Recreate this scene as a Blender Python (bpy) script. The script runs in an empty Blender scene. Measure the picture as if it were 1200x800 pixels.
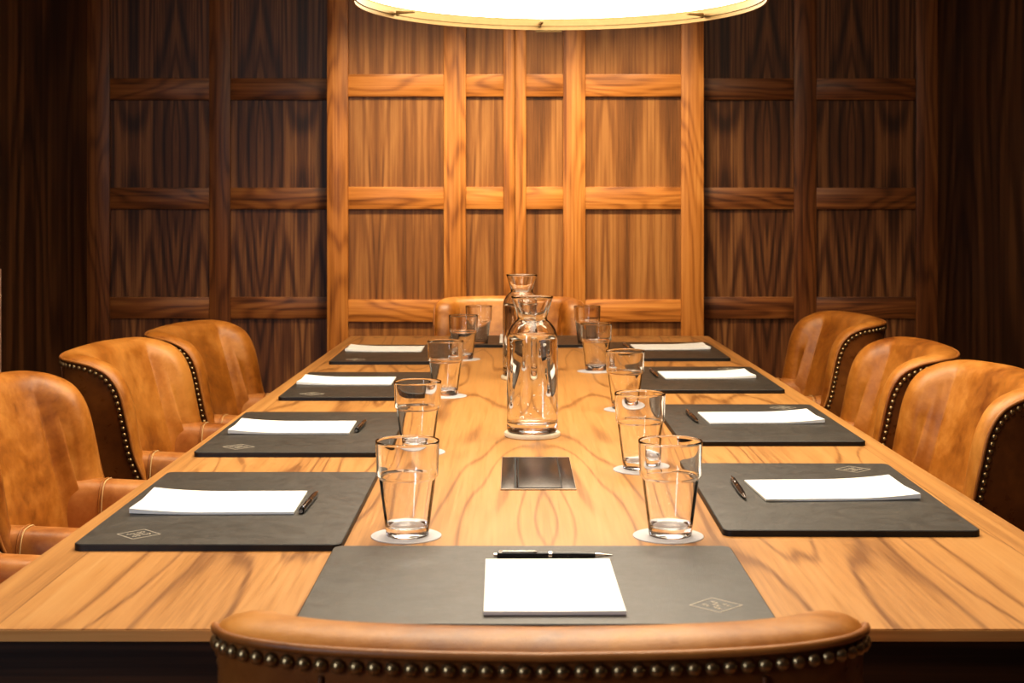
import bpy, bmesh, math, random
from math import pi, sin, cos, sqrt
from mathutils import Vector, Matrix
random.seed(7)
scene = bpy.context.scene
COL = scene.collection
TZ = 0.74            # table top height
EYE = 1.1687         # camera height

# ------------------------------------------------------------------ nodes
class NT:
    def __init__(self, name):
        self.m = bpy.data.materials.new(name)
        self.m.use_nodes = True
        self.t = self.m.node_tree
        self.t.nodes.clear()
        self.out = self.t.nodes.new('ShaderNodeOutputMaterial')
    def n(self, kind, **kw):
        x = self.t.nodes.new(kind)
        for k, v in kw.items():
            setattr(x, k, v)
        return x
    def l(self, a, b):
        self.t.links.new(a, b)
    def val(self, sock, v):
        if isinstance(v, bpy.types.NodeSocket):
            self.l(v, sock)
        else:
            sock.default_value = v
    def math(self, op, a, b=0.0, c=0.0):
        x = self.n('ShaderNodeMath', operation=op)
        for i, v in enumerate((a, b, c)):
            self.val(x.inputs[i], v)
        return x.outputs[0]
    def xyz(self, x, y, z):
        c = self.n('ShaderNodeCombineXYZ')
        for i, v in enumerate((x, y, z)):
            self.val(c.inputs[i], v)
        return c.outputs[0]
    def noise(self, vec, scale, detail=2.0, rough=0.5, dist=0.0):
        x = self.n('ShaderNodeTexNoise')
        self.l(vec, x.inputs['Vector'])
        x.inputs['Scale'].default_value = scale
        x.inputs['Detail'].default_value = detail
        x.inputs['Roughness'].default_value = rough
        x.inputs['Distortion'].default_value = dist
        return x.outputs['Fac']
    def ramp(self, fac, stops, interp='LINEAR'):
        r = self.n('ShaderNodeValToRGB')
        r.color_ramp.interpolation = interp
        el = r.color_ramp.elements
        while len(el) < len(stops):
            el.new(0.5)
        for e, (p, c) in zip(el, stops):
            e.position = p
            e.color = (c[0], c[1], c[2], 1)
        self.l(fac, r.inputs[0])
        return r.outputs[0]
    def mix(self, fac, a, b, mode='MIX'):
        x = self.n('ShaderNodeMix', data_type='RGBA', blend_type=mode)
        self.val(x.inputs[0], fac)
        for i, v in ((6, a), (7, b)):
            if isinstance(v, tuple):
                x.inputs[i].default_value = (v[0], v[1], v[2], 1)
            else:
                self.l(v, x.inputs[i])
        return x.outputs[2]
    def bsdf(self, color=(0.5, 0.5, 0.5), rough=0.5, metal=0.0, spec=0.5, bump=None, bump_d=0.001, bump_s=1.0, **kw):
        b = self.n('ShaderNodeBsdfPrincipled')
        if isinstance(color, tuple):
            b.inputs['Base Color'].default_value = (color[0], color[1], color[2], 1)
        else:
            self.l(color, b.inputs['Base Color'])
        self.val(b.inputs['Roughness'], rough)
        b.inputs['Metallic'].default_value = metal
        b.inputs['Specular IOR Level'].default_value = spec
        for k, v in kw.items():
            self.val(b.inputs[k.replace('_', ' ')], v)
        if bump is not None:
            u = self.n('ShaderNodeBump')
            u.inputs['Distance'].default_value = bump_d
            u.inputs['Strength'].default_value = bump_s
            self.l(bump, u.inputs['Height'])
            self.l(u.outputs[0], b.inputs['Normal'])
        self.l(b.outputs[0], self.out.inputs[0])
        return b

def wood(name, dark, mid, light, axis='Z', freq=1.0, rough=0.4, leaf=0.0, leaf0=0.0, contrast=1.0, spec=0.4, coat=0.0, border=None, streak=1.0, fig=1.0, rp=2.2, amp=.42, su=3.6, sw=.30):
    """veneer: contour lines of a noise field stretched along the grain give flames and ovals"""
    t = NT(name)
    tc = t.n('ShaderNodeTexCoord')
    oi = t.n('ShaderNodeObjectInfo')
    s = t.n('ShaderNodeSeparateXYZ')
    t.l(tc.outputs['Object'], s.inputs[0])
    X, Y, Z = s.outputs
    if axis == 'Z': u, v, w = X, Y, Z
    elif axis == 'X': u, v, w = Z, Y, X
    else: u, v, w = X, Z, Y
    off = t.math('MULTIPLY', oi.outputs['Random'], 37.0)
    if leaf > 0:
        u = t.math('PINGPONG', t.math('ADD', u, leaf0 + 20 * leaf), leaf)
    uo = t.math('ADD', u, off)
    vec = t.xyz(uo, v, t.math('ADD', w, off))
    def stretched(a, b):
        mp = t.n('ShaderNodeMapping')
        mp.inputs['Scale'].default_value = (a, a * .35, b)
        t.l(vec, mp.inputs[0])
        return mp.outputs[0]
    field = t.noise(stretched(su * freq, sw * freq), 1.0, 2.0, .4, .15)
    rings = t.math('SINE', t.math('MULTIPLY', field, 95.0 * fig))
    rings = t.math('MULTIPLY_ADD', rings, .5, .5)
    rings = t.math('POWER', rings, rp)
    streaks = t.noise(stretched(60 * freq, .45 * freq), 1.0, 4.0, .7)
    fibre = t.noise(stretched(210, 6), 1.0, 2.0, .6)
    broad = t.noise(stretched(7.0 * freq, .3 * freq), 1.0, 1.0)
    a = t.math('MULTIPLY', t.math('SUBTRACT', rings, .4 / rp ** .5), -amp * contrast)
    a = t.math('MULTIPLY_ADD', t.math('SUBTRACT', streaks, .5), 1.75 * contrast * streak, a)
    a = t.math('MULTIPLY_ADD', t.math('SUBTRACT', fibre, .5), .5, a)
    a = t.math('MULTIPLY_ADD', t.math('SUBTRACT', broad, .5), .9 * contrast, a)
    a = t.math('ADD', a, .5)
    if border:
        # straight-grained banding along the long edges
        ax = t.math('ABSOLUTE', t.math('SUBTRACT', X, border[0]))
        isb = t.math('GREATER_THAN', ax, border[1])
        b2 = t.noise(t.xyz(t.math('MULTIPLY', X, 60.0), 0.0, t.math('MULTIPLY_ADD', Y, 1.3, t.math('MULTIPLY', X, 9.0))), 1.0, 3.0, .6)
        a = t.math('ADD', t.math('MULTIPLY', a, t.math('SUBTRACT', 1.0, isb)), t.math('MULTIPLY', isb, t.math('MULTIPLY_ADD', b2, 1.0, -.05)))
        ln = t.math('LESS_THAN', t.math('ABSOLUTE', t.math('SUBTRACT', ax, border[1])), .0009)
        a = t.math('SUBTRACT', a, t.math('MULTIPLY', ln, .25))
    col = t.ramp(a, [(.12, dark), (.5, mid), (.88, light)])
    rn = t.math('MULTIPLY_ADD', fibre, .12, rough - .06)
    t.bsdf(col, rn, 0, spec, bump=fibre, bump_d=.0004, bump_s=.25, Coat_Weight=coat, Coat_Roughness=.25)
    return t.m

def leather(name, c0, c1, c2, rough=.42, grain=1.0, scratch=0.0, spec=.5):
    t = NT(name)
    tc = t.n('ShaderNodeTexCoord')
    oi = t.n('ShaderNodeObjectInfo')
    va = t.n('ShaderNodeVectorMath', operation='ADD')
    t.l(tc.outputs['Object'], va.inputs[0])
    t.l(oi.outputs['Random'], va.inputs[1])
    vec = va.outputs[0]
    big = t.noise(vec, 5.0, 4.0, .6, .5)
    med = t.noise(vec, 38.0, 4.0, .65, .3)
    f = t.math('MULTIPLY_ADD', med, .35, t.math('MULTIPLY', big, .9))
    col = t.ramp(f, [(.42, c0), (.62, c1), (.82, c2)])
    vo = t.n('ShaderNodeTexVoronoi', feature='DISTANCE_TO_EDGE')
    t.l(vec, vo.inputs['Vector'])
    vo.inputs['Scale'].default_value = 420.0
    h = t.math('MULTIPLY_ADD', t.noise(vec, 16.0, 3.0, .6), 3.0, t.math('MULTIPLY', t.math('MINIMUM', vo.outputs['Distance'], .25), 1.0 * grain))
    if scratch > 0:
        mp = t.n('ShaderNodeMapping')
        mp.inputs['Scale'].default_value = (14, 240, 1)
        mp.inputs['Rotation'].default_value = (0, 0, .5)
        t.l(vec, mp.inputs[0])
        sc = t.math('GREATER_THAN', t.noise(mp.outputs[0], 1.0, 3.0, .7, 1.6), .655)
        col = t.mix(t.math('MULTIPLY', sc, scratch), col, (c2[0] * 2.2, c2[1] * 2.2, c2[2] * 2.2))
    rr = t.math('MULTIPLY_ADD', med, .25, rough - .12)
    t.bsdf(col, rr, 0, spec, bump=h, bump_d=.0006, bump_s=.5)
    return t.m

def plain(name, color, rough=.5, metal=0.0, spec=.5, speck=0.06, scale=60.0, **kw):
    t = NT(name)
    tc = t.n('ShaderNodeTexCoord')
    nz = t.noise(tc.outputs['Object'], scale, 3.0, .6)
    lo = tuple(max(0, c * (1 - speck)) for c in color)
    hi = tuple(c * (1 + speck) for c in color)
    t.bsdf(t.ramp(nz, [(.3, lo), (.7, hi)]), rough, metal, spec, **kw)
    return t.m

def glass(name, color, ior, rough=0.0):
    t = NT(name)
    g = t.n('ShaderNodeBsdfPrincipled')
    g.inputs['Base Color'].default_value = (*color, 1)
    g.inputs['Roughness'].default_value = rough
    g.inputs['IOR'].default_value = ior
    g.inputs['Transmission Weight'].default_value = 1.0
    t.l(g.outputs[0], t.out.inputs[0])
    return t.m

M = {}
M['table'] = wood('table_walnut', (.23, .092, .020), (.50, .236, .067), (.61, .332, .116), 'Y', 1.0, .40, leaf=.31, leaf0=-.045, contrast=.6, spec=.7, border=(.05, .583), streak=.26, fig=1.15, rp=12.0, amp=.50, su=4.6, sw=.48)
M['lip'] = wood('table_lip', (.36, .15, .035), (.60, .29, .085), (.70, .38, .13), 'X', 1.2, .4, contrast=.5)
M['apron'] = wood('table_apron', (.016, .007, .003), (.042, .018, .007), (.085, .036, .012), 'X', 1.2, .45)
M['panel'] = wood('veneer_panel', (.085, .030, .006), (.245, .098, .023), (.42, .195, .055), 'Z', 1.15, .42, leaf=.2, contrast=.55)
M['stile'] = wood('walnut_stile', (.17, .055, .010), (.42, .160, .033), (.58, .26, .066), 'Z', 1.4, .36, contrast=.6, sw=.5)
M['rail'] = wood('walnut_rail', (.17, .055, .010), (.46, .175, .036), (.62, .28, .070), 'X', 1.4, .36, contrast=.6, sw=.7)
M['dpanel'] = wood('shaded_veneer_panel', (.034, .012, .004), (.115, .042, .013), (.29, .13, .042), 'Z', 1.0, .42, leaf=.19, contrast=.85, sw=.5)  # panel, stile and rail darkened: dimmer light beside the cabinet put into the colour
M['dstile'] = wood('shaded_walnut_stile', (.07, .022, .006), (.17, .060, .016), (.28, .115, .033), 'Z', 1.4, .4, contrast=.7, sw=.5)
M['drail'] = wood('shaded_walnut_rail', (.07, .022, .006), (.20, .070, .018), (.32, .135, .037), 'X', 1.4, .4, contrast=.7, sw=.7)
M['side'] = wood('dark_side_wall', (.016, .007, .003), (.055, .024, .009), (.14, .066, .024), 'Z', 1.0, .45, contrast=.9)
M['floor'] = wood('floor_boards', (.12, .05, .02), (.24, .11, .05), (.34, .17, .08), 'Y', 1.2, .4, leaf=.16, contrast=.9)
M['ceiling'] = plain('ceiling_paint', (.76, .72, .65), .9, scale=20)
M['trim'] = plain('pale_paint', (.75, .6, .5), .6)
M['leather'] = leather('tan_leather', (.17, .046, .005), (.39, .142, .020), (.58, .252, .055), .39)
M['leather_back'] = leather('shaded_leather', (.085, .026, .006), (.17, .055, .011), (.26, .095, .02), .30)  # tan leather darkened, shade of the unlit chair outsides put into the colour
M['leather_arm'] = leather('worn_leather', (.24, .075, .014), (.42, .165, .042), (.54, .25, .08), .38)
M['welt'] = leather('welt_leather', (.20, .065, .012), (.34, .125, .025), (.44, .18, .04), .42)
M['stitch'] = plain('pale_stitching', (.62, .42, .2), .7)
M['nail'] = plain('antique_brass_nail', (.36, .25, .12), .3, .9)
M['leg'] = wood('dark_leg', (.02, .01, .005), (.05, .022, .01), (.09, .04, .018), 'Z', 2.0, .4)
M['mat'] = leather('black_leather', (.026, .021, .0145), (.034, .0275, .019), (.044, .036, .025), .45, scratch=.7, spec=1.0)
M['mat_edge'] = plain('black_leather_edge', (.008, .007, .006), .5)
M['emboss'] = plain('debossed_mark', (.62, .54, .42), .45)
M['paper'] = plain('white_paper', (.86, .83, .77), .85, speck=.02)
M['backing'] = plain('grey_card_backing', (.30, .27, .23), .8)
M['ruling'] = plain('faint_ruled_line', (.74, .72, .70), .85, speck=.02)
M['pen_black'] = plain('black_lacquer', (.006, .006, .006), .22)
M['chrome'] = plain('polished_chrome', (.75, .72, .68), .15, 1.0)
M['gunmetal'] = plain('gunmetal', (.10, .095, .09), .25, .9)
M['glass'] = glass('clear_glass', (1, 1, 1), 1.42)
M['water'] = glass('clear_water', (1, 1, 1), 1.333)
M['coaster'] = plain('white_paper_coaster', (.54, .51, .51), .5, speck=.03)
M['coaster_edge'] = plain('cream_coaster', (.80, .70, .52), .55)
M['steel'] = plain('dark_brushed_steel', (.10, .085, .075), .3, .95, scale=300, speck=.25)
M['steel_light'] = plain('light_steel_edge', (.75, .68, .58), .3, .9)
M['slot'] = plain('black_slot', (.004, .004, .004), .6)
M['brass'] = plain('satin_brass', (.22, .145, .065), .42, .95)
M['cord'] = plain('black_cord', (.02, .02, .02), .6)
M['shade'] = plain('cream_fabric_shade', (.72, .6, .42), .9)
t = NT('opal_diffuser')
tc = t.n('ShaderNodeTexCoord')
nz = t.noise(tc.outputs['Object'], 3.0, 2.0)
em = t.n('ShaderNodeEmission')
t.l(t.ramp(nz, [(.2, (1.0, .90, .72)), (.8, (1.0, .93, .78))]), em.inputs[0])
em.inputs[1].default_value = 6.0
df = t.n('ShaderNodeBsdfDiffuse')
df.inputs[0].default_value = (.8, .75, .65, 1)
ad = t.n('ShaderNodeAddShader')
t.l(em.outputs[0], ad.inputs[0]); t.l(df.outputs[0], ad.inputs[1])
t.l(ad.outputs[0], t.out.inputs[0])
M['diffuser'] = t.m

# ------------------------------------------------------------------ mesh builder
class MB:
    def __init__(self):
        self.v, self.f, self.mi = [], [], []
    def add(self, vs, fs, mi=0):
        o = len(self.v)
        self.v += [tuple(p) for p in vs]
        self.f += [tuple(i + o for i in q) for q in fs]
        self.mi += [mi] * len(fs)
        return self
    def box(self, x0, x1, y0, y1, z0, z1, b=0.0, mi=0, seg=2):
        bm = bmesh.new()
        bmesh.ops.create_cube(bm, size=1.0)
        for v in bm.verts:
            v.co = Vector(((x0 + x1) / 2 + v.co.x * (x1 - x0), (y0 + y1) / 2 + v.co.y * (y1 - y0), (z0 + z1) / 2 + v.co.z * (z1 - z0)))
        if b > 0:
            bmesh.ops.bevel(bm, geom=bm.edges[:], offset=b, segments=seg, profile=.5, affect='EDGES')
        self.from_bm(bm, mi)
        return self
    def from_bm(self, bm, mi=0, mat=None):
        bm.verts.index_update()
        vs = [(mat @ v.co if mat else v.co) for v in bm.verts]
        self.add(vs, [[v.index for v in f.verts] for f in bm.faces], mi)
        bm.free()
    def grid(self, rows, closed_u=False, closed_v=False, mi=0, flip=False):
        nr, nc = len(rows), len(rows[0])
        vs = [p for r in rows for p in r]
        fs = []
        for i in range(nr if closed_v else nr - 1):
            for j in range(nc if closed_u else nc - 1):
                a, b = i * nc + j, i * nc + (j + 1) % nc
                c, d = ((i + 1) % nr) * nc + (j + 1) % nc, ((i + 1) % nr) * nc + j
                fs.append((d, c, b, a) if flip else (a, b, c, d))
        return self.add(vs, fs, mi)
    def lathe(self, prof, seg=48, c=(0, 0, 0), mi=0):
        """closed profile loop of (r,z); r=0 points collapse to the axis"""
        vs, ring = [], []
        for r, z in prof:
            if r < 1e-6:
                ring.append([len(vs)] * seg); vs.append((c[0], c[1], c[2] + z))
            else:
                ring.append(list(range(len(vs), len(vs) + seg)))
                vs += [(c[0] + r * cos(2 * pi * k / seg), c[1] + r * sin(2 * pi * k / seg), c[2] + z) for k in range(seg)]
        fs = []
        for i in range(len(prof) - 1):
            A, B = ring[i], ring[i + 1]
            for k in range(seg):
                q = [A[k], A[(k + 1) % seg], B[(k + 1) % seg], B[k]]
                q2 = []
                for x in q:
                    if x not in q2: q2.append(x)
                if len(q2) >= 3: fs.append(q2)
        return self.add(vs, fs, mi)
    def tube(self, pts, r, seg=8, mi=0, closed=False, cap=True):
        pts = [Vector(p) for p in pts]
        n = len(pts)
        rows = []
        up = None
        for i, p in enumerate(pts):
            a = pts[i - 1] if (i > 0 or closed) else p
            b = pts[(i + 1) % n] if (i < n - 1 or closed) else p
            tg = (b - a).normalized()
            if up is None:
                up = tg.orthogonal().normalized()
            up = (up - tg * up.dot(tg)).normalized()
            sd = tg.cross(up)
            rr = r[i] if isinstance(r, (list, tuple)) else r
            rows.append([p + (up * cos(2 * pi * k / seg) + sd * sin(2 * pi * k / seg)) * rr for k in range(seg)])
        self.grid(rows, closed_u=True, closed_v=closed, mi=mi)
        if cap and not closed:
            o = len(self.v) - n * seg
            self.f.append(tuple(o + k for k in reversed(range(seg)))); self.mi.append(mi)
            self.f.append(tuple(o + (n - 1) * seg + k for k in range(seg))); self.mi.append(mi)
        return self
    def build(self, name, mats, parent=None, smooth=True, angle=40, loc=(0, 0, 0), fix=True):
        me = bpy.data.meshes.new(name)
        me.from_pydata(self.v, [], self.f)
        if not isinstance(mats, (list, tuple)): mats = [mats]
        for m in mats: me.materials.append(m)
        for p, i in zip(me.polygons, self.mi): p.material_index = i
        if fix:
            bm = bmesh.new(); bm.from_mesh(me)
            bmesh.ops.recalc_face_normals(bm, faces=bm.faces[:])
            bm.to_mesh(me); bm.free()
        if smooth:
            me.shade_smooth() if hasattr(me, 'shade_smooth') else None
            if angle < 180: me.set_sharp_from_angle(angle=math.radians(angle))
        me.update()
        o = bpy.data.objects.new(name, me)
        COL.objects.link(o)
        o.location = loc
        if parent: o.parent = parent
        return o

def tag(o, label=None, cat=None, group=None, kind=None):
    if label: o['label'] = label
    if cat: o['category'] = cat
    if group: o['group'] = group
    if kind: o['kind'] = kind
    return o
def thing(name, label, cat, loc=(0, 0, 0), rz=0.0, group=None):
    o = bpy.data.objects.new(name, None)
    COL.objects.link(o)
    o.empty_display_size = .1
    o.location = loc
    o.rotation_euler = (0, 0, rz)
    return tag(o, label, cat, group)
def dup(root, loc, rz, label):
    def cp(o, par):
        c = o.copy(); COL.objects.link(c)
        if par: c.parent = par
        for ch in list(o.children): cp(ch, c)
        return c
    r = cp(root, None)
    r.location = loc; r.rotation_euler = (0, 0, rz)
    r['label'] = label
    return r
def struct(o): return tag(o, kind='structure')

def catmull(pts, step):
    pts = [Vector(p) for p in pts]
    P = [pts[0] * 2 - pts[1]] + pts + [pts[-1] * 2 - pts[-2]]
    dense = []
    for i in range(1, len(P) - 2):
        p0, p1, p2, p3 = P[i - 1:i + 3]
        for k in range(24):
            t = k / 24
            dense.append(.5 * ((2 * p1) + (p2 - p0) * t + (2 * p0 - 5 * p1 + 4 * p2 - p3) * t * t + (3 * p1 - p0 - 3 * p2 + p3) * t ** 3))
    dense.append(pts[-1])
    L = [0.0]
    for a, b in zip(dense, dense[1:]): L.append(L[-1] + (b - a).length)
    n = max(2, round(L[-1] / step))
    out, j = [], 0
    for k in range(n + 1):
        s = L[-1] * k / n
        while j < len(L) - 2 and L[j + 1] < s: j += 1
        f = (s - L[j]) / max(1e-9, L[j + 1] - L[j])
        out.append(dense[j].lerp(dense[j + 1], min(1, f)))
    return out

# ------------------------------------------------------------------ room shell
XL, XR, YW, YF, ZC = -1.916, 1.904, 6.40, -1.6, 2.62
struct(MB().box(XL - .1, XR + .1, YF - .1, YW + .1, -.08, 0).build('floor', M['floor'], smooth=False))
struct(MB().box(XL - .1, XR + .1, YF - .1, YW + .1, ZC, ZC + .08).build('ceiling', M['ceiling'], smooth=False))
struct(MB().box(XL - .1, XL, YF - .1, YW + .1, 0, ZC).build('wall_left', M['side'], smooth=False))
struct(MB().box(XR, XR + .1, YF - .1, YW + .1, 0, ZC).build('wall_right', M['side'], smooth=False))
struct(MB().box(XL, XR, YF - .1, YF, 0, ZC).build('wall_front', M['side'], smooth=False))
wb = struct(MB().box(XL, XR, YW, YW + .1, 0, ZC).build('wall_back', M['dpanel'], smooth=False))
# pale timber jamb at the left wall
struct(MB().box(XL, XL + .012, 5.16, 5.286, 0, .95, .002).build('trim_1', M['trim']))
def px2x(px, d): return (px - 602) / 1667.0 * d
RT = 1.269; PITCH = .491; RH = .097
rail_z = [RT + PITCH * k for k in (-2, -1, 0, 1, 2)]
YS = YW - .016
# back-wall panelling to either side of the cabinet
stiles = [(XL, px2x(128.5, YS)), (px2x(245, YS), px2x(270, YS)), (px2x(358, YS), px2x(386, YS)),
          (px2x(823, YS), px2x(829, YS)), (px2x(930.5, YS), px2x(957, YS)), (px2x(1073.5, YS), XR)]
for a, b in stiles:
    if b - a < .03 or abs((a + b) / 2) < .9 and a < 0: continue
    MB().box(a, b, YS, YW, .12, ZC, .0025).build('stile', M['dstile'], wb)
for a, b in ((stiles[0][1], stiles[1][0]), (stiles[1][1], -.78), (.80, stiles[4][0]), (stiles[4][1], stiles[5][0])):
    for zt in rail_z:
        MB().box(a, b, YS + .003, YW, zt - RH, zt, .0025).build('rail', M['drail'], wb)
struct(MB().box(XL, XR, YW - .018, YW, 0, .12, .003).build('baseboard_back', M['dstile']))

# ------------------------------------------------------------------ cabinet with panelled doors
YC = 6.20
cab = thing('wall_cabinet', 'tall walnut panelled cabinet with double doors in the middle of the back wall', 'cabinet', (.0, YC, 0))
xc0, xc1 = px2x(383, YC), px2x(825, YC)
seam = px2x(603.5, YC)
MB().box(xc0, xc1, .030, .195, 0, ZC - .002).build('carcass', M['stile'], cab, smooth=False)
def cdoor(a, b, st, hinge):
    d = MB().box(a + .001, b - .001, .014, .029, .02, ZC - .02).build('door', M['panel'], cab, smooth=False)
    for s0, s1 in st:
        MB().box(s0, s1, -.004, .014, .02, ZC - .02, .002).build('stile', M['stile'], d)
    for (s0, s1), (e0, e1) in zip(st, st[1:]):
        for zt in rail_z:
            MB().box(s1, e0, .0, .014, zt - RH, zt, .002).build('rail', M['rail'], d)
    return d
P = lambda q: px2x(q, YC)
dl = cdoor(xc0, seam, [(xc0 + .001, P(408)), (P(520), P(546)), (P(590), seam - .0015)], -1)
dr = cdoor(seam, xc1, [(seam + .0015, P(616.5)), (P(660), P(686)), (P(798), xc1 - .001)], 1)

# ------------------------------------------------------------------ table
TN, TF = 1.455, 4.845
xln, xlf, xrn, xrf = -.592, -.556, .684, .663
tab = thing('conference_table', 'long walnut conference table with bookmatched top and edge banding', 'table', (0, 0, 0))
mb = MB()
def slab(mb, inset, z0, z1, n=1, mi=0):
    c = [(xln + inset, TN + inset), (xrn - inset, TN + inset), (xrf - inset, TF - inset), (xlf + inset, TF - inset)]
    vs = [(x, y, z0) for x, y in c] + [(x, y, z1) for x, y in c]
    mb.add(vs, [(3, 2, 1, 0), (4, 5, 6, 7), (0, 1, 5, 4), (1, 2, 6, 5), (2, 3, 7, 6), (3, 0, 4, 7)], mi)
slab(mb, .0012, TZ - .0012, TZ)
mb.build('tabletop', M['table'], tab, smooth=False)
mb = MB(); slab(mb, 0, TZ - .0125, TZ - .0012); mb.build('edge_lipping', M['lip'], tab, smooth=False)
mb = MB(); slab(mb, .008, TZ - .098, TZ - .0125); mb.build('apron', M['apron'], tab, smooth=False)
for y in (2.35, 3.95):
    MB().box(-.22, .31, y - .05, y + .05, .03, TZ - .098, .004).build('pedestal', M['apron'], tab)
    MB().box(-.26, .35, y - .2, y + .2, 0, .03, .004).build('foot_plate', M['gunmetal'], tab)

# ------------------------------------------------------------------ cable port
cp = thing('cable_port', 'dark steel cable port with flaps set flush in the middle of the tabletop', 'cable port', (.038, 2.32, TZ))
w, l = .058, .143
mb = MB()
o_, i_ = [(-w, -l), (w, -l), (w, l), (-w, l)], [(-w + .0006, -l + .006), (w - .0006, -l + .006), (w - .0006, l - .004), (-w + .0006, l - .004)]
mb.grid([[(x, y, 0) for x, y in o_], [(x, y, .0016) for x, y in o_], [(x, y, .0016) for x, y in i_], [(x, y, 0) for x, y in i_]], closed_u=True)
mb.build('frame', M['steel_light'], cp, smooth=False)
MB().box(-w, w, -l, l, 0, .0008).build('tray', M['slot'], cp, smooth=False)
for s in (-1, 1):
    a, b = sorted((s * (w - .0005), s * (w - .021)))
    MB().box(a, b, -l + .006, l - .004, .0008, .0014, .0002).build('side_flap', M['steel'], cp)
MB().box(-.030, .0355, -l + .014, l - .012, .0008, .0018, .0004).build('lid', M['steel'], cp)
MB().box(-.0335, -.0315, -l + .016, l - .016, .0008, .0012).build('brush_strip', M['chrome'], cp, smooth=False)

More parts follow.
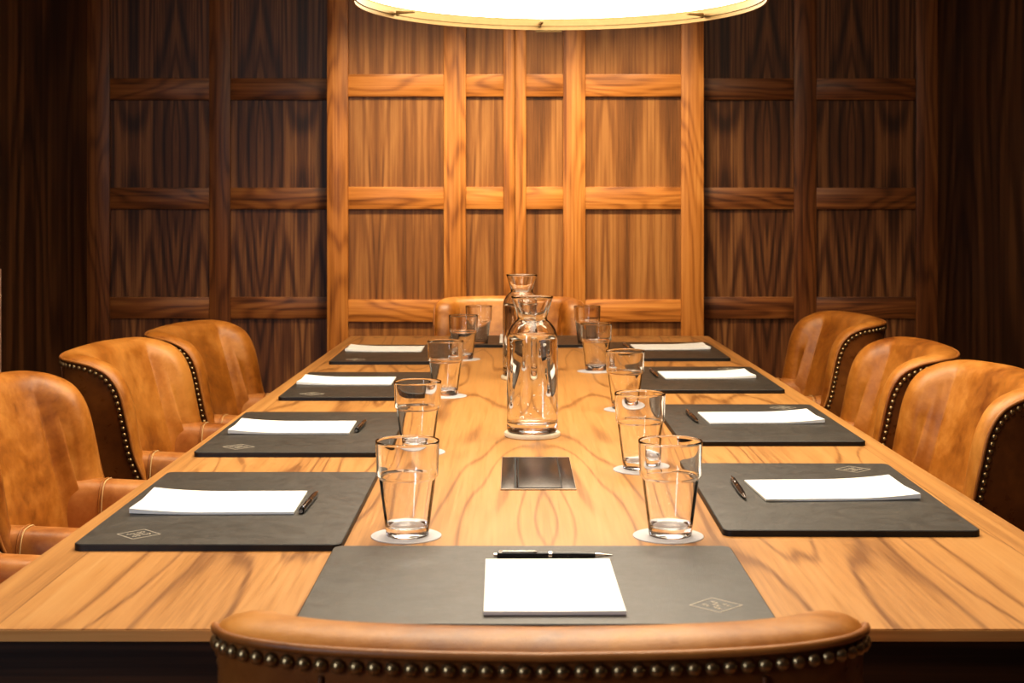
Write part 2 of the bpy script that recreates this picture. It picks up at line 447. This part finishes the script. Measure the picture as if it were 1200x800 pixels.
# ------------------------------------------------------------------ chairs
def make_chair(label):
    ch = thing('tub_chair', label, 'chair', (0, 0, 0), 0, 'tan leather tub chairs around the table')
    half = [(0, -.345, .834), (.10, -.339, .834), (.18, -.322, .833), (.232, -.297, .832), (.258, -.264, .829), (.269, -.222, .821),
            (.273, -.182, .800), (.273, -.156, .759), (.273, -.139, .69), (.272, -.125, .625), (.270, -.106, .575), (.268, -.082, .51), (.266, -.068, .44)]
    E = catmull(half, .0115)
    n = len(E)
    stations = []
    for i, e in enumerate(E):
        a, b = E[max(0, i - 1)], E[min(n - 1, i + 1)]
        tg = (b - a).normalized()
        if i == 0: tg = Vector((1, 0, 0))
        a2, b2 = E[max(0, i - 3)], E[min(n - 1, i + 3)]
        th = Vector((b2.x - a2.x, b2.y - a2.y, 0))
        th = th.normalized() if i else Vector((1, 0, 0))
        nn = Vector((-th.y, th.x, 0))
        nn = nn if nn.y > -.02 or nn.x < 0 else -nn
        m = tg.cross(nn).normalized()
        stations.append((e, tg, nn, m))
    full = [(Vector((-e.x, e.y, e.z)), Vector((-nn.x, nn.y, nn.z)), Vector((-m.x, m.y, m.z))) for e, tg, nn, m in reversed(stations[1:])]
    full += [(e, nn, m) for e, tg, nn, m in stations]
    # outside shell
    rows = []
    for e, nn, m in full:
        ey = e.y
        by = ey * .78 if ey < -.255 else -.2 + (ey + .255) * (.14 / .195)
        B = Vector((e.x * .94, by, .20))
        e0 = e - nn * .0 - m * .002
        rows.append([e0.lerp(B, k / 14) - nn * (.008 * sin(pi * k / 14)) for k in range(15)])
    MB().grid(rows).build('outer_shell', M['leather_back'], ch, angle=180)
    # padded inside: roll over the top, wings and inner back
    prof = [(.000, .0), (.004, .005), (.014, .0095), (.029, .0115), (.046, .0095), (.062, .003), (.074, -.009), (.080, -.028)]
    rows = []
    for e, nn, m in full:
        r = [e + nn * a + m * b for a, b in prof]
        R = r[-1]
        t_ = min(1, max(0, (e.y + .345) / .285))
        I = Vector((e.x * .70, -.175 + t_ * .125, min(.44, R.z - .02)))
        for k in range(1, 15):
            v = k / 14
            p = R.lerp(I, v)
            p += nn * (.020 * sin(pi * v) * (1 - .7 * t_)) 
            r.append(p)
        rows.append(r)
    MB().grid(rows).build('backrest', M['leather'], ch, angle=180)
    # welt piping on the edge
    MB().tube([e + m * .0005 - nn * .0022 for e, nn, m in full], .0036, 8).build('piping', M['welt'], ch, angle=180)
    # nailhead trim
    path = [e - m * .0108 - nn * .0016 for e, nn, m in full]
    nrm = [-nn for e, nn, m in full]
    L = [0.0]
    for a, b in zip(path, path[1:]): L.append(L[-1] + (b - a).length)
    cnt = round(L[-1] / .0142)
    mb = MB(); j = 0
    for k in range(cnt + 1):
        s = L[-1] * k / cnt
        while j < len(L) - 2 and L[j + 1] < s: j += 1
        f = (s - L[j]) / max(1e-9, L[j + 1] - L[j])
        c = path[j].lerp(path[j + 1], min(1, f))
        no = nrm[j].lerp(nrm[min(j + 1, len(nrm) - 1)], min(1, f)).normalized()
        q = no.to_track_quat('Z', 'Y').to_matrix()
        rr = .0059
        pr = [(rr * cos(x), rr * .8 * sin(x)) for x in (0, .5, .95, 1.3)]
        vs = []
        for r_, z_ in pr:
            for i in range(8):
                vs.append(c + q @ Vector((r_ * cos(pi * i / 4), r_ * sin(pi * i / 4), z_)))
        vs.append(c + q @ Vector((0, 0, rr * .82)))
        fs = [(a * 8 + i, a * 8 + (i + 1) % 8, a * 8 + 8 + (i + 1) % 8, a * 8 + 8 + i) for a in range(3) for i in range(8)]
        fs += [(24 + i, 24 + (i + 1) % 8, 32) for i in range(8)]
        mb.add(vs, fs)
    mb.build('nailhead_trim', M['nail'], ch, angle=180, fix=False)
    # seams on the outer back
    for s in (-1, 1):
        idx = min(range(len(full)), key=lambda i: abs(full[i][0].x - s * .172) + (0 if full[i][0].z > .83 else 9))
        e, nn, m = full[idx]
        B = Vector((e.x * .94, e.y * .78, .20))
        MB().tube([(e - m * .02).lerp(B, k / 14) - nn * (.008 * sin(pi * k / 14) + .0005) for k in range(15)], .0022, 6).build('back_seam', M['leather_back'], ch, angle=180)
    # arms
    for s in (-1, 1):
        rows = []
        ys = [-.20, -.15, -.09, -.04, .02, .08, .14, .20, .245, .27, .283, .289, .291]
        for i, y in enumerate(ys):
            sh = [1, 1, 1, 1, 1, 1, 1, 1, 1, .985, .95, .88, .6][i]
            top = .628 - .02 * (y + .2) / .5
            xa, xb, zb = .172, .262, .30
            cx, cz = (xa + xb) / 2, (top + zb) / 2
            ring = []
            for k in range(28):
                a = 2 * pi * k / 28
                ca, sa = cos(a), sin(a)
                ex = 2 / 3.2
                px_ = (abs(ca) ** ex) * (1 if ca >= 0 else -1) * (xb - xa) / 2
                pz_ = (abs(sa) ** (2 / 6.0 if sa < 0 else 2 / 5.0)) * (1 if sa >= 0 else -1) * (top - zb) / 2
                if sa > 0: px_ *= 1.02 + .05 * max(0, sa - .5)
                ring.append(Vector((s * (cx + px_ * sh), y, cz + pz_ * (1 - (1 - sh) * .35))))
            rows.append(ring)
        mb = MB().grid(rows, closed_u=True)
        o0 = len(mb.v) - 28
        mb.f.append(tuple(o0 + k for k in range(28))); mb.mi.append(0)
        mb.build('armrest', M['leather_arm'], ch, angle=180)
        # stitched join where the arm meets the back
        for dy in (0, .006):
            cr = []
            for k in range(19):
                a = -.35 + (pi + .7) * k / 18
                ca, sa = cos(a), sin(a)
                px_ = (abs(ca) ** .62) * (1 if ca >= 0 else -1) * .0462
                pz_ = (abs(sa) ** .42) * (1 if sa >= 0 else -1) * .163
                cr.append(Vector((s * (.217 + px_ * (1.03)), -.098 + dy, .462 + pz_)))
            MB().tube(cr, .0019 if dy == 0 else .0012, 6).build('arm_seam', M['welt'] if dy == 0 else M['stitch'], ch, angle=180)
    # seat
    MB().box(-.236, .236, -.20, .262, .20, .385, .015, seg=3).build('seat_base', M['leather_back'], ch)
    MB().box(-.178, .178, -.20, .272, .375, .475, .035, seg=5).build('seat_cushion', M['leather'], ch)
    for x, y, sx, sy in ((-.2, .215, -1, 1), (.2, .215, 1, 1), (-.18, -.17, -1, -1), (.18, -.17, 1, -1)):
        rows = []
        for z, r, k in ((.215, .022, 0), (.1, .018, .012), (.0, .013, .03)):
            cx, cy = x + sx * k * .4, y + sy * k
            rows.append([(cx + dx * r, cy + dy * r, z) for dx, dy in ((-1, -1), (1, -1), (1, 1), (-1, 1))])
        mb = MB().grid(rows, closed_u=True)
        mb.f.append((3, 2, 1, 0)); mb.mi.append(0); mb.f.append((8, 9, 10, 11)); mb.mi.append(0)
        mb.build('leg', M['leg'], ch, smooth=False)
    return ch

chair = make_chair('tan leather tub chair in the foreground, its studded back toward the viewer')
chair.location = (.022, 1.41, 0); chair.rotation_euler = (0, 0, 0)
LR, RR = -pi / 2, pi / 2
dup(chair, (-.735, 2.03, 0), LR - .03, 'tan tub chair nearest on the left side, only its backrest corner in view')
dup(chair, (-.735, 2.66, 0), LR - .03, 'tan tub chair second along the left side, behind the near left mat')
dup(chair, (-.705, 3.42, 0), LR - .045, 'tan tub chair third along the left side, studded dark flank showing')
dup(chair, (-.655, 3.99, 0), LR - .09, 'tan tub chair farthest along the left side, by the panelled wall')
dup(chair, (.715, 2.88, 0), RR + .0, 'large tan tub chair nearest on the right side, cut by the right edge')
dup(chair, (.712, 3.47, 0), RR - .09, 'tan tub chair in the middle of the three on the right side')
dup(chair, (.770, 4.38, 0), RR + .045, 'tan tub chair farthest along the right side, by the back wall')
dup(chair, (-.016, 5.04, 0), pi, 'tan tub chair at the far head of the table, behind the carafes')

# ------------------------------------------------------------------ desk mats
MW, MD, MT = .495, .338, .0088
KS = .9795   # mat tops, pads and pens sit this much nearer than their table-plane survey points
def make_mat(label):
    mt = thing('desk_mat', label, 'desk mat', (0, 0, 0), 0, 'black leather desk mats')
    def rr(w, d, r, z):
        o = []
        for cx, cy, a0 in ((w - r, d - r, 0), (-w + r, d - r, 90), (-w + r, -d + r, 180), (w - r, -d + r, 270)):
            for k in range(6):
                a = math.radians(a0 + 18 * k)
                o.append((cx + r * cos(a), cy + r * sin(a), z))
        return o
    rows = [rr(MW / 2, MD / 2, .012, 0), rr(MW / 2, MD / 2, .012, MT - .001), rr(MW / 2 - .0012, MD / 2 - .0012, .011, MT)]
    mb = MB().grid(rows, closed_u=True)
    mb.mi = [1] * len(mb.mi)
    mb.f.append(tuple(range(48, 72))); mb.mi.append(0)
    mb.f.append(tuple(reversed(range(0, 24)))); mb.mi.append(1)
    mb.build('leather_pad', [M['mat'], M['mat_edge']], mt, angle=30)
    # debossed diamond emblem with crossed lettering
    cx, cy, s = .192, -.10, .028
    mb = MB()
    def bar(x0, y0, x1, y1, w=.0011):
        d = Vector((x1 - x0, y1 - y0, 0)); L_ = d.length; d.normalize(); q = Vector((-d.y, d.x, 0)) * w / 2
        a, b = Vector((cx + x0, cy + y0, MT)), Vector((cx + x1, cy + y1, MT))
        up = Vector((0, 0, .00035))
        vs = [a - q, a + q, b + q, b - q]
        mb.add(vs + [v + up for v in vs], [(4, 5, 6, 7), (0, 1, 5, 4), (1, 2, 6, 5), (2, 3, 7, 6), (3, 0, 4, 7)])
    C = [(-s, 0), (0, s), (s, 0), (0, -s)]
    for i in range(4): bar(*C[i], *C[(i + 1) % 4])
    g = .0058
    for (ox, oy) in ((-.011, 0), (0, 0), (.011, 0), (0, .0105), (0, -.0105)):   # small slanted letter strokes
        bar(ox - g * .6, oy + g * .7, ox + g * .2, oy + g * .7, .0009)
        bar(ox - g * .6, oy + g * .7, ox - g * .1, oy, .0009)
        bar(ox - g * .5, oy, ox + g * .5, oy, .0009)
        bar(ox + g * .5, oy, ox, oy - g * .7, .0009)
        bar(ox, oy - g * .7, ox + g * .7, oy - g * .7, .0009)
    mb.build('embossed_emblem', M['emboss'], mt, smooth=False)
    return mt
mat0 = make_mat('black leather desk mat at the near head of the table, facing the foreground chair')
mat0.location = (.023, 1.612, TZ)
mats_left = [(-.394, 2.078, 0, 'black desk mat nearest on the left, holding a notepad and black pen'),
             (-.396, 2.772, 0, 'black desk mat second on the left, with notepad and pen beside a tumbler'),
             (-.369, 3.515, 0, 'black desk mat third on the left, a notepad but no pen showing'),
             (-.352, 4.28, 0, 'black desk mat farthest on the left, near the far table corner')]
mats_right = [(.457, 2.158, -.012, 'black desk mat nearest on the right, pen at its left and curled notepad'),
              (.482, 2.890, .0, 'black desk mat second on the right, beside the nearest right chair'),
              (.476, 3.645, .0, 'black desk mat third on the right, beside the middle right chair'),
              (.457, 4.37, .0, 'black desk mat farthest on the right, near the far right corner')]
for x, y, r, lb in mats_left: dup(mat0, (x * KS, y * KS, TZ), LR + r, lb)
for x, y, r, lb in mats_right: dup(mat0, (x * KS, y * KS, TZ), RR + r, lb)
dup(mat0, (.034, 4.60, TZ), pi, 'black desk mat at the far head of the table, behind the carafes')

# ------------------------------------------------------------------ notepads
PW, PL = .148, .226
def make_pad(label, curl):
    pd = thing('notepad', label, 'notepad', (0, 0, 0), 0, 'white notepads on the desk mats')
    def zc(x, y):   # free end of the sheets lifts a little
        t_ = max(0, (-y - .01) / (PL / 2 - .01))
        return curl * t_ * t_ * (.55 + .45 * abs(x) / (PW / 2))
    def block(z0, z1, mul0, mul1, ins):
        nx, ny = 8, 16
        mb = MB()
        X = [(-PW / 2 + ins) + (PW - 2 * ins) * i / nx for i in range(nx + 1)]
        Y = [(-PL / 2 + ins) + (PL - 2 * ins) * j / ny for j in range(ny + 1)]
        top = [[Vector((x, y, z1 + zc(x, y) * mul1)) for x in X] for y in Y]
        bot = [[Vector((x, y, z0 + zc(x, y) * mul0)) for x in X] for y in Y]
        mb.grid(top); mb.grid(bot, flip=True)
        ring = lambda g: [g[0][i] for i in range(nx + 1)] + [g[j][nx] for j in range(1, ny + 1)] + [g[ny][i] for i in range(nx - 1, -1, -1)] + [g[j][0] for j in range(ny - 1, 0, -1)]
        mb.grid([ring(bot), ring(top)], closed_u=True)
        return mb
    block(0, .0009, 0, 0, .0004).build('card_backing', M['backing'], pd, angle=30)
    block(.0010, .0040, .35, 1.0, 0).build('paper_block', M['paper'], pd, angle=30)
    if curl < .002:
        mb = MB()
        for k in range(20):
            x = -PW / 2 + PW * (k + .5) / 20
            mb.box(x - .0003, x + .0003, -PL / 2 + .004, PL / 2 - .004, .0040, .00412)
        mb.build('ruled_lines', M['ruling'], pd, smooth=False)
    return pd
Zp = TZ + MT
pf = make_pad('white notepad on the near mat behind the foreground chair, black pen above it', .001)
pf.location = (.0425, 1.618, Zp); pf.rotation_euler = (0, 0, .01)
pc = make_pad('white notepad on the nearest left desk mat, free end lifting', .006)
pc.location = (-.426, 2.075, Zp); pc.rotation_euler = (0, 0, LR + .02)
dup(pc, (-.431, 2.79, Zp), LR + .015, 'white notepad on the second left desk mat')
dup(pc, (-.415, 3.55, Zp), LR, 'white notepad on the third left desk mat')
dup(pc, (-.394, 4.37, Zp), LR, 'white notepad on the farthest left desk mat')
dup(pc, (.482, 2.17, Zp), RR + .05, 'white notepad on the nearest right desk mat, curled at its right end')
dup(pc, (.505, 2.92, Zp), RR + .035, 'white notepad on the second right desk mat')
dup(pc, (.497, 3.68, Zp), RR + .035, 'white notepad on the third right desk mat')
dup(pc, (.486, 4.43, Zp), RR + .03, 'white notepad on the farthest right desk mat')
dup(pc, (.03, 4.69, Zp), pi, 'white notepad on the far head mat, mostly hidden by the carafes')

# ------------------------------------------------------------------ pens (tip toward +x)
def make_pen(label, body):
    p = thing('ballpoint_pen', label, 'pen', (0, 0, 0), 0, 'pens on the desk mats')
    r = .0045
    def ax(pr, seg=20):
        mb = MB().lathe(pr, seg)
        mb.v = [(z, x, y + r) for x, y, z in mb.v]
        return mb
    ax([(0, -.066), (r * .9, -.066), (r, -.063), (r, -.004), (0, -.004)]).build('cap_barrel', body, p, angle=35)
    ax([(0, -.004), (r * 1.08, -.004), (r * 1.08, .0), (0, .0)]).build('ring', M['chrome'], p, angle=35)
    ax([(0, .0), (r, .0), (r * .98, .03), (r * .75, .052), (0, .052)]).build('grip_barrel', body, p, angle=35)
    ax([(0, .052), (r * .72, .052), (r * .3, .068), (.0006, .073), (0, .073)]).build('tip', M['chrome'], p, angle=35)
    ax([(0, -.070), (r * .6, -.070), (r * .6, -.066), (0, -.066)]).build('push_button', M['chrome'], p, angle=35)
    mb = MB().box(-.062, -.020, -.0036, -.0012, r + .0052, r + .0064, .0004)
    mb.box(-.064, -.060, -.0036, -.0012, r + .003, r + .0064, .0004)
    mb.box(-.023, -.018, -.0036, -.0012, r + .0044, r + .0058, .0006)
    mb.build('clip', M['chrome'], p)
    return p
pen = make_pen('black pen with chrome clip above the notepad on the near mat', M['pen_black'])
pen.location = (.047, 1.748, Zp)
pen2 = make_pen('black pen with chrome clip beside the notepad on the nearest left mat', M['pen_black'])
pen2.location = (-.2975, 2.075, Zp); pen2.rotation_euler = (0, 0, pi / 2 - .03)
dup(pen2, (-.3005, 2.806, Zp), pi / 2 - .03, 'black pen on the second left mat, beside a tumbler')
dup(pen2, (.3435, 2.172, Zp), -pi / 2 - .02, 'dark pen on the nearest right mat')
dup(pen2, (.3675, 2.925, Zp), -pi / 2 + .03, 'dark pen on the second right mat')
dup(pen2, (.366, 3.70, Zp), -pi / 2 + .03, 'dark pen on the third right mat')
dup(pen2, (.352, 4.45, Zp), -pi / 2 + .03, 'dark pen on the farthest right mat')

for o in list(COL.objects):
    if o.get('category') in ('notepad', 'pen'):
        o.location.x *= KS; o.location.y *= KS
# ------------------------------------------------------------------ tumblers and coasters
def make_coaster(label):
    mb = MB().lathe([(0, 0), (.0463, 0), (.0466, .0006), (.0460, .0014), (0, .0014)], 56)
    o = mb.build('coaster', M['coaster'], angle=40)
    return tag(o, label, 'coaster', 'paper coasters under the tumblers')
def make_glass(label):
    out = [(0, 0), (.0265, 0), (.0278, .0008), (.0284, .0035), (.0290, .010), (.0372, .0740), (.0380, .0762), (.0402, .0785), (.0406, .0805), (.0408, .090), (.0421, .1225)]
    rim = [(.0423, .1240), (.0417, .1250), (.0408, .1248), (.0403, .1238)]
    inn = [(.0398, .1210), (.0386, .090), (.0383, .0815), (.0376, .0785), (.0352, .0745), (.0274, .0165), (.0262, .0135), (.0235, .0118), (.018, .0112), (0, .0110)]
    return tag(MB().lathe(out + rim + inn, 56).build('tumbler', M['glass'], angle=180), label, 'drinking glass', 'glass tumblers lined along the table')
c0 = make_coaster('paper coaster under the nearest left tumbler')
g0 = make_glass('clear tumbler nearest on the left, by the near mat')
def T(px, py):
    d = 714.6 / (py - 246.0)
    return ((px - 602) / 1667.0 * d, d)
order = ['nearest', 'second', 'third', 'fourth', 'farthest']
spots = [('left', [((477.5, 628), (476, 628)), ((489.5, 530), (491, 530)), ((522, 463), (523.5, 464)), ((543, 420.5), (544, 421)), ((561, 405), (562, 405.5))]),
         ('right', [((785.5, 628), (783, 628)), ((750, 549.5), (751.5, 550.5)), ((732.5, 479), (733, 480)), ((698.5, 434), (697, 435)), ((688, 405.5), (688, 406))])]
first = True
for side, rows in spots:
    for k, (g, c) in enumerate(rows):
        gx, gy = T(*g); cx, cy = T(*c)
        if first:
            go, co = g0, c0; first = False
        else:
            go, co = g0.copy(), c0.copy(); COL.objects.link(go); COL.objects.link(co)
        extra = {('left', 0): 'clear tumbler nearest on the left, standing at the corner of the near mat',
                 ('right', 0): 'clear tumbler nearest on the right, standing at the corner of the near mat'}
        go['label'] = extra.get((side, k), 'clear stepped tumbler %s along the %s row of glasses' % (order[k], side))
        co['label'] = 'round pale paper coaster under the %s tumbler of the %s row' % (order[k], side)
        go.location = (gx, gy, TZ + .0015); co.location = (cx, cy, TZ)
        go.rotation_euler = (0, 0, random.random() * 6)

# ------------------------------------------------------------------ carafes
def make_carafe(label):
    c = thing('carafe', label, 'carafe', (0, 0, 0), 0, 'water carafes in the middle of the table')
    out = [(0, 0), (.0440, 0), (.0468, .0012), (.0480, .005), (.0484, .012), (.0484, .170), (.0482, .177), (.0473, .185), (.0450, .1935), (.0405, .2015), (.0345, .2080), (.0292, .2120), (.0278, .2148), (.0284, .2185), (.0318, .2300), (.0388, .2530)]
    rim = [(.0398, .2556), (.0396, .2568), (.0386, .2566)]
    inn = [(.0374, .2530), (.0300, .2300), (.0262, .2180), (.0252, .2145), (.0264, .2105), (.0318, .2062), (.0375, .1998), (.0422, .1920), (.0446, .1840), (.0455, .1765), (.0457, .170), (.0457, .0240), (.0448, .0200), (.0415, .0180), (0, .0172)]
    MB().lathe(out + rim + inn, 64).build('bottle', M['glass'], c, angle=180)
    wz = .1860
    MB().lathe([(0, .0170), (.0417, .0178), (.0450, .0198), (.0459, .0240), (.0459, .170), (.0457, .1767), (.0444, wz - .0012), (.0437, wz - .0004), (.0425, wz - .0008), (0, wz - .0008)], 64).build('water', M['water'], c, angle=180)
    rnd = random.Random(3)
    mb = MB()
    for k in range(34):    # small air bubbles clinging inside
        a = rnd.uniform(0, 2 * pi); z = rnd.uniform(.024, .165) if k % 2 else rnd.uniform(.022, .06)
        rad = rnd.uniform(.0006, .0015); q = rnd.uniform(.018, .0435)
        bm = bmesh.new(); bmesh.ops.create_icosphere(bm, subdivisions=2, radius=rad)
        bmesh.ops.reverse_faces(bm, faces=bm.faces[:])
        mb.from_bm(bm, 0, Matrix.Translation((q * cos(a), q * sin(a), z)))
    b = mb.build('air_bubbles', M['water'], c, angle=180, fix=False)
    b['kind'] = 'stuff'
    return c
cx, cy = T(623.7, 510.5)
car = make_carafe('clear water carafe with flared neck standing in front, nearest the cable port')
car.location = (cx, cy, TZ + .0082)
def make_base(label, loc):
    mb = MB().lathe([(0, 0), (.0515, 0), (.0530, .0010), (.0532, .0065), (.0522, .0080), (0, .0080)], 64)
    o = mb.build('carafe_coaster', M['coaster_edge'], angle=40, loc=loc)
    return tag(o, label, 'coaster', 'thick round coasters under the carafes')
b0 = make_base('thick cream round coaster under the front carafe', (cx, cy, TZ))
cx2, cy2 = T(611.5, 443.5)
dup(car, (cx2, cy2, TZ + .0082), 1.0, 'clear water carafe standing farther back, half hidden by the front one')
b1 = b0.copy(); COL.objects.link(b1); b1.location = (cx2, cy2, TZ); b1['label'] = 'thick cream round coaster under the rear carafe'

# ------------------------------------------------------------------ pendant lamp
LX, LY, LZ, LRAD = .102, 3.15, 1.624, .457
lamp = thing('pendant_lamp', 'large round drum pendant lamp with white diffuser and brass rim above the table', 'lamp', (LX, LY, LZ))
R = LRAD
MB().lathe([(R, 0), (R, .03), (R - .003, .03), (R - .003, .014), (R - .006, .014), (R - .006, .010), (R - .003, .010), (R - .003, .002), (R - .005, .002), (R - .005, 0), (R, 0)], 128).build('rim', M['brass'], lamp, angle=30)
MB().lathe([(R - .0032, .031), (R - .0032, .30), (R - .006, .30), (R - .006, .031), (R - .0032, .031)], 128).build('shade', M['shade'], lamp, angle=30)
MB().lathe([(R - .0065, .0285), (R * .9, .0265), (R * .6, .025), (0, .024)], 96).build('diffuser', M['diffuser'], lamp, angle=180)
MB().lathe([(0, .298), (R - .003, .298), (R - .003, .302), (0, .302)], 96).build('top_plate', M['shade'], lamp, angle=30)
for k in (-58, -4.5, 52, 112, 180, -120):
    a = pi / 2 - math.radians(k)
    mb = MB().box(-.026, .026, -.0035, .0035, -.006, .002, .0012)
    mb.box(.018, .026, -.0035, .0035, -.010, .002, .0012)
    o = mb.build('clip', M['brass'], lamp)
    o.location = ((R - .034) * cos(a), (R - .034) * sin(a), .0165)
    o.rotation_euler = (0, 0, a)
mb = MB().box(-.036, .030, -.003, .004, -.005, .018, .001)
o = mb.build('joint_plate', M['brass'], lamp)
o.location = (-.01, R + .001, 0)
MB().lathe([(0, .30), (.006, .30), (.006, ZC - LZ - .03), (0, ZC - LZ - .03)], 16).build('drop_rod', M['brass'], lamp, angle=40)
MB().lathe([(0, ZC - LZ - .03), (.055, ZC - LZ - .03), (.06, ZC - LZ - .025), (.06, ZC - LZ), (0, ZC - LZ)], 48).build('ceiling_rose', M['brass'], lamp, angle=40)

# ------------------------------------------------------------------ lights
def spot(x, y, z, tx, ty, tz, power, size, blend=.6, rad=.05, col=(1, .74, .42)):
    l_ = bpy.data.lights.new('downlight', 'SPOT'); l_.energy = power; l_.spot_size = math.radians(size); l_.spot_blend = blend
    l_.shadow_soft_size = rad; l_.color = col
    o = bpy.data.objects.new('downlight', l_); COL.objects.link(o); o.location = (x, y, z)
    o.rotation_euler = (Vector((tx, ty, tz)) - Vector((x, y, z))).to_track_quat('-Z', 'Y').to_euler()
    return o
def area(x, y, z, tx, ty, tz, power, sx, sy, col=(1, .78, .5)):
    l_ = bpy.data.lights.new('area_light', 'AREA'); l_.energy = power; l_.shape = 'RECTANGLE'; l_.size = sx; l_.size_y = sy; l_.color = col
    o = bpy.data.objects.new('area_light', l_); COL.objects.link(o); o.location = (x, y, z)
    o.rotation_euler = (Vector((tx, ty, tz)) - Vector((x, y, z))).to_track_quat('-Z', 'Y').to_euler()
    return o
for x in (-.52, .03, .58):
    spot(x, 5.38, 2.58, x, 6.18, .40, 108, 72, .85, .07, (1, .84, .62))
area(.05, 2.0, 2.58, .05, 2.0, 0, 27, .9, 2.2, (1, .90, .74))
for x in (-.95, 1.0):
    area(x, 2.9, 2.58, x * .85, 2.9, 0, 20, .3, 2.4, (1, .88, .70))
area(LX, LY, LZ + .32, LX, LY, 9, 42, .6, .6, (1, .88, .7))  # added upward fill above the drum, no fitting there; brightens ceiling and glass
# cool daylight from a doorway behind on the left
area(XL + .05, -.7, 1.55, .1, 1.3, .75, 36, .6, 1.5, (.66, .78, 1.0))

w_ = bpy.data.worlds.new('world'); scene.world = w_; w_.use_nodes = True
w_.node_tree.nodes['Background'].inputs[0].default_value = (.02, .016, .012, 1)
w_.node_tree.nodes['Background'].inputs[1].default_value = .3

# ------------------------------------------------------------------ camera
cam = bpy.data.cameras.new('camera')
co = bpy.data.objects.new('camera', cam); COL.objects.link(co)
co.location = (0, 0, EYE); co.rotation_euler = (pi / 2, 0, 0)
cam.sensor_width = 36; cam.lens = 50.01
cam.shift_x = -2 / 1200.0; cam.shift_y = -154 / 1200.0
cam.clip_start = .05
cam.dof.use_dof = True; cam.dof.focus_distance = 2.4; cam.dof.aperture_fstop = 13
scene.camera = co
scene.cycles.max_bounces = 16
scene.cycles.transmission_bounces = 16
scene.cycles.transparent_max_bounces = 16
scene.cycles.glossy_bounces = 8
scene.view_settings.view_transform = 'Standard'
scene.view_settings.look = 'Medium High Contrast'
scene.view_settings.exposure = 0.3
